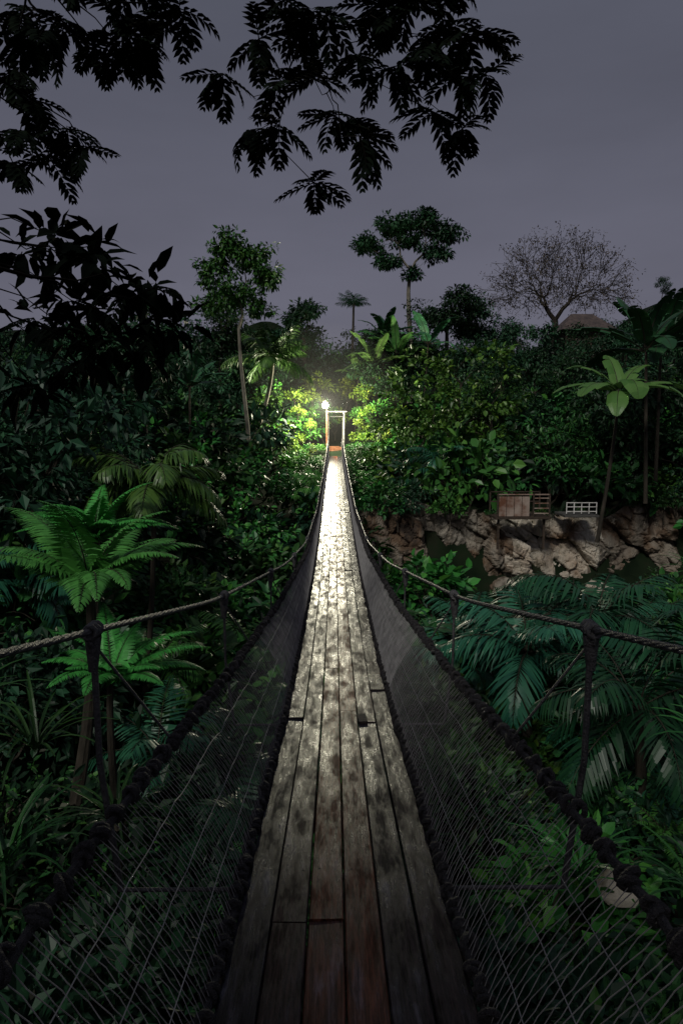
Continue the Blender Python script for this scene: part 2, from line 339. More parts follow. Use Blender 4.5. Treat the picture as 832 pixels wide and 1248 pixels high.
for s in (-1,1):
    ys=np.arange(Y0-3,Y1+.2,.05)
    mb=MB()
    for ph in range(4):
        tw=ys*24+ph*1.571
        P=np.stack([s*cabx(ys)+.007*np.cos(tw),ys,cabz(ys)+.007*np.sin(tw)],-1); tube(mb,P,.008,5)
    for y in hy:
        for o in (-.03,0,.03): ringgeo(mb,(s*cabx(y),y+o,cabz(y)),(0,1,-.3),.024,.011)
        zt,zb=cabz(y),deck(y)-.1
        xb=cabx(y)*.93
        tube(mb,[(s*cabx(y),y,zt),(s*(cabx(y)+.0),y+.01,(zt+zb)/2),(s*xb,y,zb)],.013 if y<4 else .01,6)
        tube(mb,[(s*xb,y,zb),(s*.4,y,deck(y)-.1)],.009,5)
        if y<9:
            tube(mb,[(s*cabx(y),y,zt-.02),(s*(cabx(y)+.005),y,zt-.16)],[.034,.018],8)
            tube(mb,[(s*cabx(y),y,zt-.05),(s*netx(y),y+.1,netz(y))],.006,5)
            ringgeo(mb,(s*cabx(y),y,zt-.03),(1,0,0),.035,.012)
    obj('main_cable',mb.mesh('main_cable',[M_cable],True),bridge)
    mb=MB()
    for fx,fz,R,st in ((netx,netz,.013,.13),(lambda y:.392+0*y,lambda y:deck(y)+.012,.013,.105)):
        ys=np.arange(Y0-.5,Y1,.06); w=rng.normal(0,.0025,(len(ys),2))
        w[:,1]-=.012*np.abs(np.sin(ys*math.pi/st/1.0))*.5
        P=np.stack([s*fx(ys)+w[:,0],ys,fz(ys)+w[:,1]],-1); tube(mb,P,R,6)
        y=Y0
        while y<Y1:
            c=np.array([s*fx(y),y,fz(y)]); R2=R+.008; 
            if y<14:
                for q in range(3): ringgeo(mb,c+rng.normal(0,.005,3)+np.array([0,(q-1)*.013,0]),(rng.normal(0,.5),1,rng.normal(0,.5)),R2,.0105,ov=rng.uniform(.8,1.35))
                tube(mb,[c,c+np.array([s*.012,.012,-.035])*rng.uniform(.6,1.3)],[.008,.004],5)
            else: ringgeo(mb,c,(0,1,0),R2,.012,seg=6,sid=4)
            y+=st*rng.uniform(.85,1.15)*(1 if y<14 else 1.6)
    obj('net_ropes',mb.mesh('net_ropes',[M_rope],True),bridge)
    mb=MB(); rows=9; cnt=0
    y=Y0
    while y<Y1:
        stp=.027 if y<12 else .048
        z=np.linspace(0,1,rows+1)
        zig=((np.arange(rows+1)%2)*2-1)*stp*.2*(1 if cnt%2 else -1)
        ysn=y+zig*np.where((z==0)|(z==1),.3,1)+rng.normal(0,.0012,rows+1)+rng.normal(0,.002)*z
        xb,zb_=.392,deck(ysn)+.01; xt,zt_=netx(ysn),netz(ysn)
        P=np.stack([s*(xb+(xt-xb)*z**1.15-np.sin(z*np.pi)*.0175),ysn,zb_+(zt_-zb_)*z],-1)
        tube(mb,P,.0016 if y<5 else .0032,3); y+=stp; cnt+=1
    for k in (1,2,3):
        ys=np.arange(Y0,Y1,.1); z=k/4+.0*ys
        P=np.stack([s*(.392+(netx(ys)-.392)*z**1.15-np.sin(z*np.pi)*.0175),ys,deck(ys)+.01+(netz(ys)-deck(ys))*z+rng.normal(0,.006,len(ys))],-1); tube(mb,P,.0018,3)
    obj('side_netting',mb.mesh('side_netting',[M_wire]),bridge)
# ------------------------------------------------------------------ gate + lamp
gate=empty('bridge_gate'); gz=float(deck(42))
mb=MB(); box(mb,(-.55,42.35,gz+1.5),(.10,.10,3.1),1); box(mb,(.55,42.35,gz+1.3),(.055,.055,2.7)); box(mb,(.05,42.35,gz+2.7),(1.35,.07,.05))
box(mb,(-.45,44,gz+1.2),(.05,.05,2.4)); box(mb,(.5,44,gz+1.2),(.05,.05,2.4)); box(mb,(0,44,gz+2.43),(1.2,.05,.05))
for s in (-.5,.5): box(mb,(s,43.2,gz+2.62),(.05,1.6,.05)); box(mb,(s*1.02,43.2,gz+1.0),(.05,1.6,.05))
obj('frame',mb.mesh('gate_frame',[M_white,M_orange]),gate)
mb=MB(); box(mb,(0,42.75,gz+.12),(.95,.7,.2),0); box(mb,(0,43.4,gz+.28),(.95,.6,.3),0); box(mb,(-.1,42.5,gz+.45),(.7,.05,.1),0)
obj('threshold_steps',mb.mesh('steps',[M_orange]),gate)
mb=MB(); box(mb,(-1.1,40.2,gz-.25),(.9,1.0,.3)); box(mb,(0,43.8,gz-.45),(1.3,2.8,.9)); box(mb,(-1.1,40.2,gz-.9),(.5,.8,1.0)); 
obj('abutment',mb.mesh('abutment',[M_conc]),gate)
lamp=empty('gate_lamp'); LP=(-.62,41.4,gz+3.05)
mb=MB(); tube(mb,[(-.55,42.35,gz+2.9),(-.56,42.3,gz+3.3),(-.6,41.9,gz+3.42),(-.62,41.4,gz+3.36)],.02,8)
tube(mb,[(-.62,41.4,gz+3.37),(-.62,41.4,gz+3.31),(-.62,41.4,gz+3.24)],[.04,.1,.17],14)
obj('bracket_and_shade',mb.mesh('lamp_shade',[M_iron],True),lamp)
bpy.ops.mesh.primitive_uv_sphere_add(segments=20,ring_count=12,radius=.18,location=LP); bo=bpy.context.object; bo.name='bulb'; bo.scale=(1,1,1.05)
m,nt,b=newmat('bulb_glow'); b.inputs['Emission Color'].default_value=(1,.95,.8,1); b.inputs['Emission Strength'].default_value=60; bo.data.materials.append(m); bo.parent=lamp
m.cycles.emission_sampling='NONE'
l=bpy.data.lights.new('gate_light','POINT'); l.energy=3200; l.color=(1,.93,.7); l.shadow_soft_size=.25
lo=bpy.data.objects.new('light_source',l); COL.objects.link(lo); lo.location=(LP[0]-.05,LP[1]-.55,LP[2]+.02); lo.parent=lamp
bpy.ops.mesh.primitive_uv_sphere_add(segments=32,ring_count=16,radius=5.0,location=(LP[0],LP[1],LP[2])); mo=bpy.context.object; mo.name='lamp_halo'  # scattering sphere added to make a glow around the lamp
m=bpy.data.materials.new('halo_scatter'); m.use_nodes=True; nt=m.node_tree; nt.nodes.clear()
o_=N(nt,'ShaderNodeOutputMaterial'); vs=N(nt,'ShaderNodeVolumeScatter'); vs.inputs['Density'].default_value=.0026; vs.inputs['Anisotropy'].default_value=.1; nt.links.new(vs.outputs[0],o_.inputs['Volume'])
mo.data.materials.append(m)
# ------------------------------------------------------------------ prototypes
def P_bush(R,nc,per,L,mat,T=T2,wr=.5,squash=.8,flat=.85):
    mb=MB(); cs=[]
    for i in range(nc):
        d=rdir(1)[0]; d[2]=abs(d[2])*1.1-.15; c=d*R*rng.uniform(.45,1)*np.array([1,1,flat])+np.array([0,0,R*.35]); cs.append(c)
        clump(mb,c,R*rng.uniform(.22,.42),int(per*rng.uniform(.6,1.3)),L,T,0,d,squash,wr)
    grow(mb,(0,0,-R*.8),np.array(cs),R*.05,1,4)
    return mb.mesh('bush',[mat,M_bark])
B_small=[P_bush(1,20,36,.16,M_bush) for _ in range(2)]
B_dark =[P_bush(1,20,34,.18,M_dark) for _ in range(2)]
B_big  =[P_bush(1,16,20,.28,M_bush,T4,.55) for _ in range(2)]
B_vine =[P_bush(1,20,30,.18,M_vine,T4,.75) for _ in range(2)]
B_near =[P_bush(1,18,30,.09,M_bush,T6,.5),P_bush(1,18,34,.12,M_dark,T6,.45),P_bush(1,18,30,.15,M_dark,T6,.4)]
F_bush =[P_bush(1,15,20,.25,M_bush,T4,.6) for _ in range(3)]
F_vine =[P_bush(1,16,20,.24,M_vine,T4,.75) for _ in range(3)]
F_dark =[P_bush(1,14,18,.27,M_dark,T4,.55) for _ in range(2)]
F_vineb=[P_bush(1,16,22,.22,M_vineb,T4,.7) for _ in range(2)]
F_lamp =[P_bush(1,16,20,.22,M_lamp,T4,.6) for _ in range(2)]
def P_fern(L,nf,nl,ll,mat,trunk=0,up=(.5,1.2),bend=(1.0,1.7)):
    mb=MB()
    if trunk:
        t=np.linspace(0,1,7); tube(mb,np.stack([.1*np.sin(t*3),.06*np.sin(t*4),-trunk*(1-t)],-1),.09-.03*t,8,1)
    for i in range(nf):
        frond(mb,(0,0,0),i*2.4+rng.normal(0,.15),rng.uniform(*up),L*rng.uniform(.7,1.1),rng.uniform(*bend),nl,ll*rng.uniform(.85,1.1),ll*.13,72,.12,'fern')
    return mb.mesh('fern',[mat,M_bark])
FERN=[P_fern(1,11,24,.26,M_fern) for _ in range(2)]
FERNBIG=P_fern(1.9,18,60,.46,M_fern,3,(.5,1.4),(.8,1.5))
def P_palm(L,nf,trunk,nl=34,ll=.7,mat=M_palm,bend=(1.0,1.9),up=(.1,1.35),tr=.09,lean=.4,bark=M_bark,droop=.45,lw=.055):
    mb=MB()
    if trunk:
        t=np.linspace(0,1,9); tube(mb,np.stack([-lean*(1-t)**1.5,.2*lean*np.sin(t*3),-trunk*(1-t)],-1),tr*(1.25-.4*t),8,1)
    for i in range(nf):
        frond(mb,(0,0,0),i*2.4+rng.normal(0,.2),up[0]+(up[1]-up[0])*(i/nf)+rng.normal(0,.08),L*rng.uniform(.8,1.08),rng.uniform(*bend),nl,ll*rng.uniform(.85,1.1),lw,58,droop,'palm',sr=.018)
    return mb.mesh('palm',[mat,bark])
PALM=[P_palm(2.0,14,2.5),P_palm(2.3,12,3.2)]
PALML=P_palm(2.0,12,2.5,30,mat=M_palml)
def P_strap(nf,L,w,mat):
    mb=MB()
    for i in range(nf): ribbon(mb,rng.normal(0,.04,3)*[1,1,0],i*2.4+rng.normal(0,.2),rng.uniform(.6,1.4),L*rng.uniform(.6,1.15),rng.uniform(.7,1.9),w*rng.uniform(.7,1.1))
    return mb.mesh('strap',[mat])
STRAP=[P_strap(28,1.0,.02,M_strap),P_strap(20,1.1,.032,M_strap)]
def P_banana(h,nl,L,w,mat=M_bana,elev=(.5,1.45),bend=(.9,1.9),tr=.06,lean=.3,torn=1):
    mb=MB(); t=np.linspace(0,1,8); tube(mb,np.stack([-lean*(1-t),0*t,-h*(1-t)],-1),tr*(1.2-.5*t),9,1)
    for i in range(nl): banana_leaf(mb,(0,0,-.1),i*2.4+rng.normal(0,.2),elev[0]+(elev[1]-elev[0])*i/nl,L*rng.uniform(.8,1.1),rng.uniform(*bend),w*rng.uniform(.85,1.1),torn=torn)
    return mb.mesh('banana',[mat,M_bark])
BAN=[P_banana(2,7,1.9,.33,M_band)]
def P_tree(H,R,nt_,per,L,mat,trunkr=.16,lobes=7,T=T2,bark=M_bark,cr=.6,flat=.7,pts=None,lean=0,fill=.5):
    mb=MB(); tg=[]
    if pts is None:
        for i in range(lobes):
            d=rdir(1)[0]; c=np.array([d[0]*R*.6,d[1]*R*.6,H-R*flat+d[2]*R*flat*.6]); tg.append(ell(nt_//lobes,c,np.array([1,1,.7])*R*rng.uniform(.35,.55)))
    else:
        for c,r,k in pts: tg.append(ell(k,c,r))
    tg=np.concatenate(tg); top=tg.mean(0)
    fork=np.array([top[0]*.6,top[1]*.6,tg[:,2].min()*.8+top[2]*.2-.1*H]); t=np.linspace(0,1,6)[:,None]
    P=fork*t+np.concatenate([np.sin(t*3.1)*.03*H+lean*(1-t),np.sin(t*4)*.02*H,0*t],1)*(1-t)
    tube(mb,P,trunkr*(1.3-.5*t[:,0]),8,1)
    grow(mb,P[-1],tg,trunkr*.8,1,5,.07)
    for q in tg: clump(mb,q,cr*rng.uniform(.6,1.25),int(per*rng.uniform(.5,1.4)),L,T,0,None,.65)
    return mb.mesh('tree',[mat,bark])
TREE=[P_tree(8,3.0,70,30,.34,M_tree,.11,cr=.7,flat=1.0) for _ in range(3)]
TREED=[P_tree(8,2.6,60,28,.34,M_dark,.11,cr=.65,flat=1.1) for _ in range(1)]
TREEG=[P_tree(6.5,2.5,66,28,.3,M_bush,.09,cr=.6,flat=1.1,T=T4) for _ in range(2)]
FOR=TREE+TREED+TREE+TREEG
# ------------------------------------------------------------------ scatter jungle
under=empty('jungle_undergrowth'); forest=empty('jungle_forest'); cnt=0; nf=0
def place(me,par,x,y,z,s,name,tilt=.15):
    return obj(name,me,par,(x,y,z),(random.gauss(0,tilt),random.gauss(0,tilt),random.uniform(0,6.28)),s)
y=2.6
while y<48:
    st=(1.1+y*.034); x=-.58*y-2
    while x<.58*y+2:
        px=x+random.uniform(-.5,.5)*st; py=y+random.uniform(-.5,.5)*st; z=gh(px,py); dz=float(deck(py)) if py<43 else -9
        ax=abs(px)
        s=random.uniform(.85,1.55)*(1+y*.015)
        if py<4: s*=.6
        if ax<1.5+s and py<46:
            room=(dz-.55-z) if py<43 else 0
            if py>36 and ax<1.3+s*.9: x+=st; continue
            s=min(s,room/1.35)
            if s<.35: x+=st; continue
        onc=(26.0<py<30.9 and 2.5<px<16)
        if onc: x+=st; continue
        if 20<py<27 and 4<px<14: s=min(s,.75)
        r=random.random()
        if py<11 and px<0: me=random.choice(B_near+B_dark+B_dark)  # mostly dark leaf colours here, standing in for canopy shade
        elif py<11: me=random.choice(B_near+B_dark+B_small+B_vine[:1])
        elif py<20: me=random.choice(B_dark if px<-6 and r<.5 else (B_small+B_big+B_vine+B_dark))
        else: me=random.choice(F_dark if (px<-6 and r<.4) else (F_bush+F_vine+F_dark))
        place(me,under,px,py,z+.25*s,(s,s,s*random.uniform(.8,1.2)),'bush'); cnt+=1
        if random.random()<.25 and not onc and (ax>2.6 or (py<34 and z+2<dz)) and not(20<py<27 and 4<px<14):
            k=random.random(); zz=z+s*.9
            if k<.42: place(random.choice(FERN),under,px,py,zz,random.uniform(.7,1.4),'fern')
            elif k<.63: place(random.choice(STRAP),under,px,py,zz,random.uniform(.8,1.3),'strap_plant')
            elif k<.9: place(random.choice(PALM+[PALML]),under,px,py,zz+.3,random.uniform(.5,1.0),'small_palm')
            elif py>14: place(random.choice(BAN),under,px,py,zz+.6,random.uniform(.5,.8),'small_banana')
        x+=st
    y+=st
for x in np.arange(1.6,18,.6):
    if 5.6<x<13.5:
        if random.random()<.6: continue
        s=.35
    else: s=random.uniform(.5,1.0)
    place(random.choice(F_bush+F_vine+F_dark),under,x,29.5+random.uniform(-.3,.5),-1.9+random.uniform(-.3,.5) if s>.4 else -2.1,(s,s*.8,s),'bush')
for x in np.arange(1.8,18,.8):
    s=random.uniform(.45,.8) if not 4<x<13 else .35
    place(random.choice(F_bush+F_vine+F_dark),under,x,27.6+random.uniform(-.7,.3),-5.6+random.uniform(0,.7)*(s>.41),(s,s,s),'bush')
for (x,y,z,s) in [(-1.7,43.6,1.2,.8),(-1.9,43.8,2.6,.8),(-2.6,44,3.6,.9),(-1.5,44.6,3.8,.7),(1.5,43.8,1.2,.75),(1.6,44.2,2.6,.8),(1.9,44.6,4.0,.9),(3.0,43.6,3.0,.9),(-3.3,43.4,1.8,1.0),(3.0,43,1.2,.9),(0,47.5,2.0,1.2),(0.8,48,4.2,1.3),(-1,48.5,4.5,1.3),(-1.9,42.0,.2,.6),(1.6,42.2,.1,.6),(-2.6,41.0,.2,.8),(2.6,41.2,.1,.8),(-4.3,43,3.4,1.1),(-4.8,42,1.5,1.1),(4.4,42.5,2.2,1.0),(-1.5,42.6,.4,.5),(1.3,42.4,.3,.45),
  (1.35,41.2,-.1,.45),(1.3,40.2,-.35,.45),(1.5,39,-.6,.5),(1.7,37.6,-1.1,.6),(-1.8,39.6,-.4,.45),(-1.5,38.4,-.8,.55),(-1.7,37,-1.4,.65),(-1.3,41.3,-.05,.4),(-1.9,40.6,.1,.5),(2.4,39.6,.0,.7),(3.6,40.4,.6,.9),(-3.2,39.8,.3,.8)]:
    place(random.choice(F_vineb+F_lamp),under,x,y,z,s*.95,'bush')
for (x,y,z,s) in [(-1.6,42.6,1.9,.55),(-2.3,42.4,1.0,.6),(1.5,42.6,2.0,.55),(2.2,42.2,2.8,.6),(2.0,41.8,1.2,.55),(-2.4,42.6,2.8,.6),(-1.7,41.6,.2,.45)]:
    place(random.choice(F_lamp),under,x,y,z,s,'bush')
# low creepers hiding the bank under the last metres of deck
for y in np.arange(34.2,42.2,.5):
    for x in (-2.6,-2.0,-1.45,-.98,-.4,.2,.98,1.45,2.0,2.6):
        px=x+random.uniform(-.15,.15); z=gh(px,y); room=float(deck(y))-.25-z
        s=random.uniform(.3,.42)
        if abs(px)<.85: s=min(s,room/1.5)
        if s<.12: continue
        if px<-.7 and px>-1.7 and 39.4<y<41: continue
        place(random.choice(F_vineb+F_vine+F_bush),under,px,y,z+.12,(s,s,s*.9),'creeper')
y=44
while y<84:
    st=3.7+(y-44)*.05; x=-.58*y-4
    while x<.58*y+4:
        px=x+random.uniform(-.5,.5)*st; py=y+random.uniform(-.4,.4)*st
        if abs(px)<1.6 and py<49: x+=st; continue
        if 17<px<24.5 and 46<py<56: x+=st; continue
        z=gh(px,py); topmax=EYE+py*random.uniform(.11,.195)
        s=(topmax-z)/8.2; s=max(.3,min(1.6,s))
        place(random.choice(FOR),forest,px,py,z-.2,s,'tree',.05); x+=st; nf+=1
    y+=st
for i in range(60):
    py=random.uniform(90,330); px=random.uniform(-.56,.56)*py; z=gh(px,py)
    place(random.choice(TREE),forest,px,py,z-2,random.uniform(1.2,1.9),'tree',.05)
for i in range(40):
    py=random.uniform(12,40); px=-random.uniform(6.0,.55*py+2)
    if px>-5.5: px=-5.5-random.random()*2
    if px>-9 and py>29: px-=4
    z=gh(px,py); top=EYE+py*random.uniform(.07,.21)
    s=max(.35,min(1.05,(top-z)/7.5)); place(random.choice(FOR),forest,px,py,z-.3,s,'tree',.06)
for i in range(32):
    py=random.uniform(33,43); px=random.uniform(9,.58*py+2); z=gh(px,py); top=EYE+py*random.uniform(.03,.15)
    s=max(.3,min(1,(top-z)/7.5)); place(random.choice(FOR),forest,px,py,z-.3,s,'tree',.06)
# ------------------------------------------------------------------ vine thickets
def thicket(name,lobes,per,L,mats=(M_vineb,M_bark),base=None):
    mb=MB(); cs=[]
    for c,r in lobes:
        k=int(per*(r[0]*r[2]))
        d=rdir(k); d[:,1]=np.where(rng.random(k)<.7,-np.abs(d[:,1]),d[:,1])
        cc=np.asarray(c)+d*np.asarray(r)*rng.uniform(.65,1.12,(k,1))
        for q,dd in zip(cc,d):
            clump(mb,q,rng.uniform(.25,.55),int(rng.uniform(12,26)),L,T4,0,dd*1.2,.7,.72); 
        cs.append(cc[::6])
        for q in cc[::8]:
            n_=12; h=rng.uniform(.6,2.2); t=np.linspace(0,1,n_); P=q+np.stack([.1*np.sin(t*5),0*t-.1,-h*t],-1); tube(mb,P,.012,3,1)
            leaves(mb,P,rng.normal(size=(n_,3))*[1,1,.3]+[0,0,-.6],rng.normal(size=(n_,3))+[0,-1,.6],L*.9,L*.6,T4,0)
    T=np.concatenate(cs); b=base or (T[:,0].mean(),T[:,1].mean()+1,gh(T[:,0].mean(),T[:,1].mean()+1)-.3)
    grow(mb,b,T,.25,1,5)
    obj(name,mb.mesh(name,list(mats)))
thicket('vine_covered_tree',[((5.0,37.5,3.4),(2.2,2.2,2.6)),((7.8,36.8,4.2),(2.4,2,2.6)),((3.2,38,.8),(1.6,1.8,2.3)),((6.4,35.5,.6),(2.8,1.8,2.4)),((4.0,34.5,-1.4),(1.8,1.5,1.4))],7,.34)
thicket('vine_covered_tree',[((2.3,43.6,1.8),(.9,.8,1.9)),((2.7,44.5,3.9),(1.3,1,1.4))],11,.26)
thicket('vine_covered_tree',[((-2.4,43.6,1.6),(1.0,.8,1.9)),((-4.2,43.2,2.6),(1.5,1.0,2.1)),((-2.6,38.5,-.8),(1.0,1,1.3))],11,.26)
thicket('vine_covered_tree',[((10.6,34.5,1.0),(1.8,1.5,2.6)),((14,33.5,.6),(2.2,1.5,2.3)),((17.5,32,1),(2,1.5,2.5))],5,.28,(M_tree,M_bark))
thicket('vine_covered_tree',[((-4.6,30,-1.2),(1.8,1.5,2.2)),((-3.2,26,-2.6),(1.5,1.2,1.8)),((-6.5,26,0),(1.8,1.5,2.2)),((-5.6,20,-1),(1.5,1.3,1.6))],6,.26,(M_vine,M_bark))
# ------------------------------------------------------------------ cliff: fractured blocky face
def facet(x,z,sx,sz,seed,amp,tilt):
    p=Vector((x*sx+z*sx*.25,seed,z*sz)); dd,pp=noise.voronoi(p); c=pp[0]; h=noise.cell_vector(c*37.1+Vector((seed,seed,seed)))
    e=min(1,(dd[1]-dd[0])*7)
    return (h.x-.5)*amp+((p.x-c.x)*(h.y-.5)+(p.z-c.z)*(h.z-.65))*tilt-(1-e)*amp*-.25, h
nx,nz_=300,110; V=[]; mid=np.zeros((nz_,nx),int)
for j in range(nz_):
    for i in range(nx):
        x=1.0+i/(nx-1)*18; top=-1.7+.7*noise.noise(Vector((x*.45,5,1)))+.3*noise.noise(Vector((x*1.7,2,1)))
        if 6.5<x<12: top=min(top,-1.95)
        z=-6.6+j/(nz_-1)*(top+6.6)
        a1,h1=facet(x,z,.42,.36,3.0,1.1,1.3); a2,h2=facet(x,z,1.5,1.3,7.0,.35,.5); a3,_=facet(x,z,4,3.3,11.0,.1,.12)
        b=a1+a2+a3+noise.fractal(Vector((x*1.5,3,z*1.8)),.9,2.1,6)*.07
        ypos=29.2+b+.4*math.sin(x*.5)+(j/(nz_-1))**3*1.0
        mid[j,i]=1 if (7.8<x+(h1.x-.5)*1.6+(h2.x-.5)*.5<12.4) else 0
        if j==nz_-1: ypos=31.8
        V.append((x,ypos,z if j<nz_-1 else -2.6))
idx=np.arange(nx*nz_).reshape(nz_,nx); F=np.stack([idx[:-1,:-1],idx[:-1,1:],idx[1:,1:],idx[1:,:-1]],-1).reshape(-1,4)
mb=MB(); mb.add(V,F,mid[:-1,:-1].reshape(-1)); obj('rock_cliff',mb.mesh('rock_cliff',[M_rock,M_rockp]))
def rock(name,c,r,seed,mat=None):
    g=np.random.default_rng(seed); bm=bmesh.new()
    for p in unit(g.normal(size=(22,3)))*g.uniform(.8,1.05,(22,1)): bm.verts.new(p*np.array(r))
    res=bmesh.ops.convex_hull(bm,input=bm.verts)
    bmesh.ops.delete(bm,geom=[e for e in res['geom_interior'] if isinstance(e,bmesh.types.BMVert)],context='VERTS')
    bmesh.ops.triangulate(bm,faces=bm.faces[:])
    for _ in range(3): bmesh.ops.subdivide_edges(bm,edges=[e for e in bm.edges if e.calc_length()>.09*max(r)],cuts=1,use_grid_fill=True)
    bmesh.ops.triangulate(bm,faces=bm.faces[:])
    bm.normal_update()
    for v in bm.verts:
        p=v.co*1.6+Vector((seed,1,2)); v.co+=v.normal*(noise.fractal(p,.9,2.1,5)*.09*max(r))
    me=bpy.data.meshes.new(name); bm.to_mesh(me); bm.free(); me.materials.append(mat or M_rockp)
    obj(name,me,None,c)
for i,(c,r,mm) in enumerate([((3.1,15,-4.0),(.5,.4,.4),0),((3.4,7.4,-3.9),(.3,.3,.22),0),((2.6,15.8,-4.0),(.35,.3,.3),0),((7.3,27.6,-5.0),(.8,.6,.6),1),((11.6,27.6,-5.0),(.9,.6,.6),0)]):
    rock('boulder',c,r,i+3,M_rock if mm else None)
# ------------------------------------------------------------------ platforms on cliff
hut=empty('timber_lookout_platform')
mb=MB(); box(mb,(8.1,28.9,-1.98),(2.4,1.6,.1))
for i in range(4): box(mb,(7.22+i*.335,28.2,-1.48),(.31,.04,.86),1)
for x in (7.0,8.55,9.25): box(mb,(x,28.18,-1.45),(.06,.06,1.05))
for x in (7.0,9.25): box(mb,(x,29.6,-1.45),(.06,.06,1.05))
for k in range(4): box(mb,(8.9,28.2,-1.78+k*.22),(.66,.03,.045),1)
box(mb,(8.12,28.2,-.96),(2.3,.06,.05),1); box(mb,(8.12,29.6,-.96),(2.3,.06,.05)); box(mb,(8.12,29.6,-1.4),(2.2,.04,.05))
for x in (7.1,9.1): box(mb,(x,28.4,-2.7),(.09,.09,1.4))
obj('body',mb.mesh('shed',[M_wood,M_rust]),hut)
mb=MB()
for x in np.linspace(10.0,11.3,5): box(mb,(x,28.2,-1.55),(.035,.035,.5))
for z in (-1.32,-1.5,-1.7): box(mb,(10.65,28.2,z),(1.34,.03,.035))
box(mb,(10.65,28.8,-1.9),(1.5,1.4,.1),1)
obj('white_railing',mb.mesh('white_railing',[M_rail,M_conc]))
house=empty('hillside_house'); hz=gh(20.5,56)
hb=max(hz,7.6)
mb=MB(); box(mb,(20.5,56,hb+1.2),(3.6,3,2.6)); obj('walls',mb.mesh('walls',[M_wood]),house)
mb=MB(); z0=hb+2.45; z1=hb+4.0
RV=[(18.2,54,z0),(22.8,54,z0),(22.8,58,z0),(18.2,58,z0),(19.6,56,z1),(21.4,56,z1)]
mb.add(RV,[[0,1,5,4],[2,3,4,5]]); mb.add(RV,[[1,2,5],[3,0,4]])
mb.add(RV[:4],[[3,2,1,0]]); obj('roof',mb.mesh('roof',[M_roof]),house)
mb=MB(); box(mb,(19.7,54.46,hb+1.4),(.7,.06,.9)); box(mb,(21.3,54.46,hb+1.0),(.8,.06,1.8)); obj('window_and_door',mb.mesh('wd',[M_roof]),house)
for px,py,s in ((19.0,51,.7),(21.8,50.5,.66),(24,52,.8)):
    place(random.choice(TREE),forest,px,py,gh(px,py)-.3,s,'tree',.04)
# ------------------------------------------------------------------ feature trees
zb=gh(6.4,60)-.3
R_=lambda c,r,k:(np.array([c[0],c[1],c[2]-zb]),r,k)
me=P_tree(20,5,0,44,.4,M_tree,.22,pts=[R_((-3.4,0,18.2),(1.5,1.5,.6),26),R_((-1.2,0,19.8),(1.8,1.8,.8),34),R_((1.2,.5,20.3),(1.8,1.8,.7),32),R_((3.4,0,19.2),(1.4,1.4,.7),26),R_((2.2,-.5,17.4),(1.5,1.4,.5),20),R_((-2.0,-.4,16.8),(1.5,1.2,.5),18),R_((.2,.3,18.6),(1.6,1.3,.5),16),R_((.4,0,15.6),(.9,.9,.5),8)],T=T2,bark=M_bark_pale,cr=.58,lean=.3)
obj('tall_umbrella_tree',me,None,(6.4,60,zb))
mb=MB(); n_=760; d=rdir(n_); d[:,2]=np.abs(d[:,2])*1.0
bz=gh(23,70)-.3; tg=np.array([0,0,14.0-bz+.6])+d*(rng.random((n_,1))**.3)*np.array([8.2,6.5,8.2])+rng.normal(0,.3,(n_,3))
t=np.linspace(0,1,6)[:,None]; P=np.array([0,0,12.2-bz])*t+np.concatenate([np.sin(t*4)*.25,0*t,0*t],1); tube(mb,P,.42*(1.3-.4*t[:,0]),9,1)
grow(mb,P[-1],tg,.36,1,6,.09,(.2,.38),.45,.026)
for q in tg: clump(mb,q,.6,int(rng.uniform(3,14)),.24,T2,0,None,.6)
obj('sparse_dome_tree',mb.mesh('sparse_tree',[M_dry,M_bark]),None,(23,70,bz))
for (x,y,top,R,k,m) in [(9.4,58,15.3,3.2,130,M_tree),(12.8,60,15.0,3.0,120,M_tree),(-2.3,52,12.0,1.8,70,M_dark),(15.5,52,10.8,2.5,80,M_tree),(25,46,10,2.6,90,M_tree),(-9,50,12.3,2.8,100,M_tree),(-14,48,11.5,3,100,M_tree)]:
    z=gh(x,y)-.3; obj('jungle_tree',P_tree(top-z,R,k,34,.34,m,.2,cr=.65,flat=.95),None,(x,y,z))
x,y=-5.0,35; z=gh(x,y)-.3
q=lambda X_,Z_:np.array([X_-x,0,Z_-z])
me=P_tree(12,2,0,40,.26,M_vine,.1,pts=[(q(-5.4,11.3),(1.0,.9,.7),26),(q(-4.2,10.6),(1.0,.9,.8),26),(q(-6.1,9.9),(1.1,.9,.8),28),(q(-3.6,9.6),(1.0,.8,.6),22),(q(-4.9,8.8),(1.3,1,.8),30),(q(-6.4,8.4),(.8,.6,.5),12),(q(-4.0,8.2),(.8,.6,.5),12)],T=T6,bark=M_bark_pale,cr=.45,lean=.4)
obj('leafy_canopy_tree',me,None,(x,y,z))
obj('coconut_palm',P_palm(2.9,16,5.6,36,.9,M_palml,(.7,1.5),(.1,1.4),tr=.11,lean=1.6,bark=M_bark_pale,droop=.55,lw=.09),None,(-3.6,38.6,5.9))
obj('slender_palm',P_palm(1.7,13,7.5,22,.6,M_dark,(.6,1.4),(.5,1.45),.1,.3),None,(1.5,55,12.0))
obj('tree_palm',P_palm(1.7,14,4.2,40,.5,M_palml,(.9,1.7),(.1,1.2),.05,.3,droop=.5,lw=.06),None,(-3.4,12.2,.7))
obj('tree_fern',FERNBIG,None,(-3.15,8.2,-.35),(0,.1,.3),.95)
obj('tree_fern',FERNBIG,None,(-3.9,10.5,-.1),(0,0,2),.75)
obj('tree_fern',FERNBIG,None,(-2.7,7.6,-1.35),(0,0,4),.62)
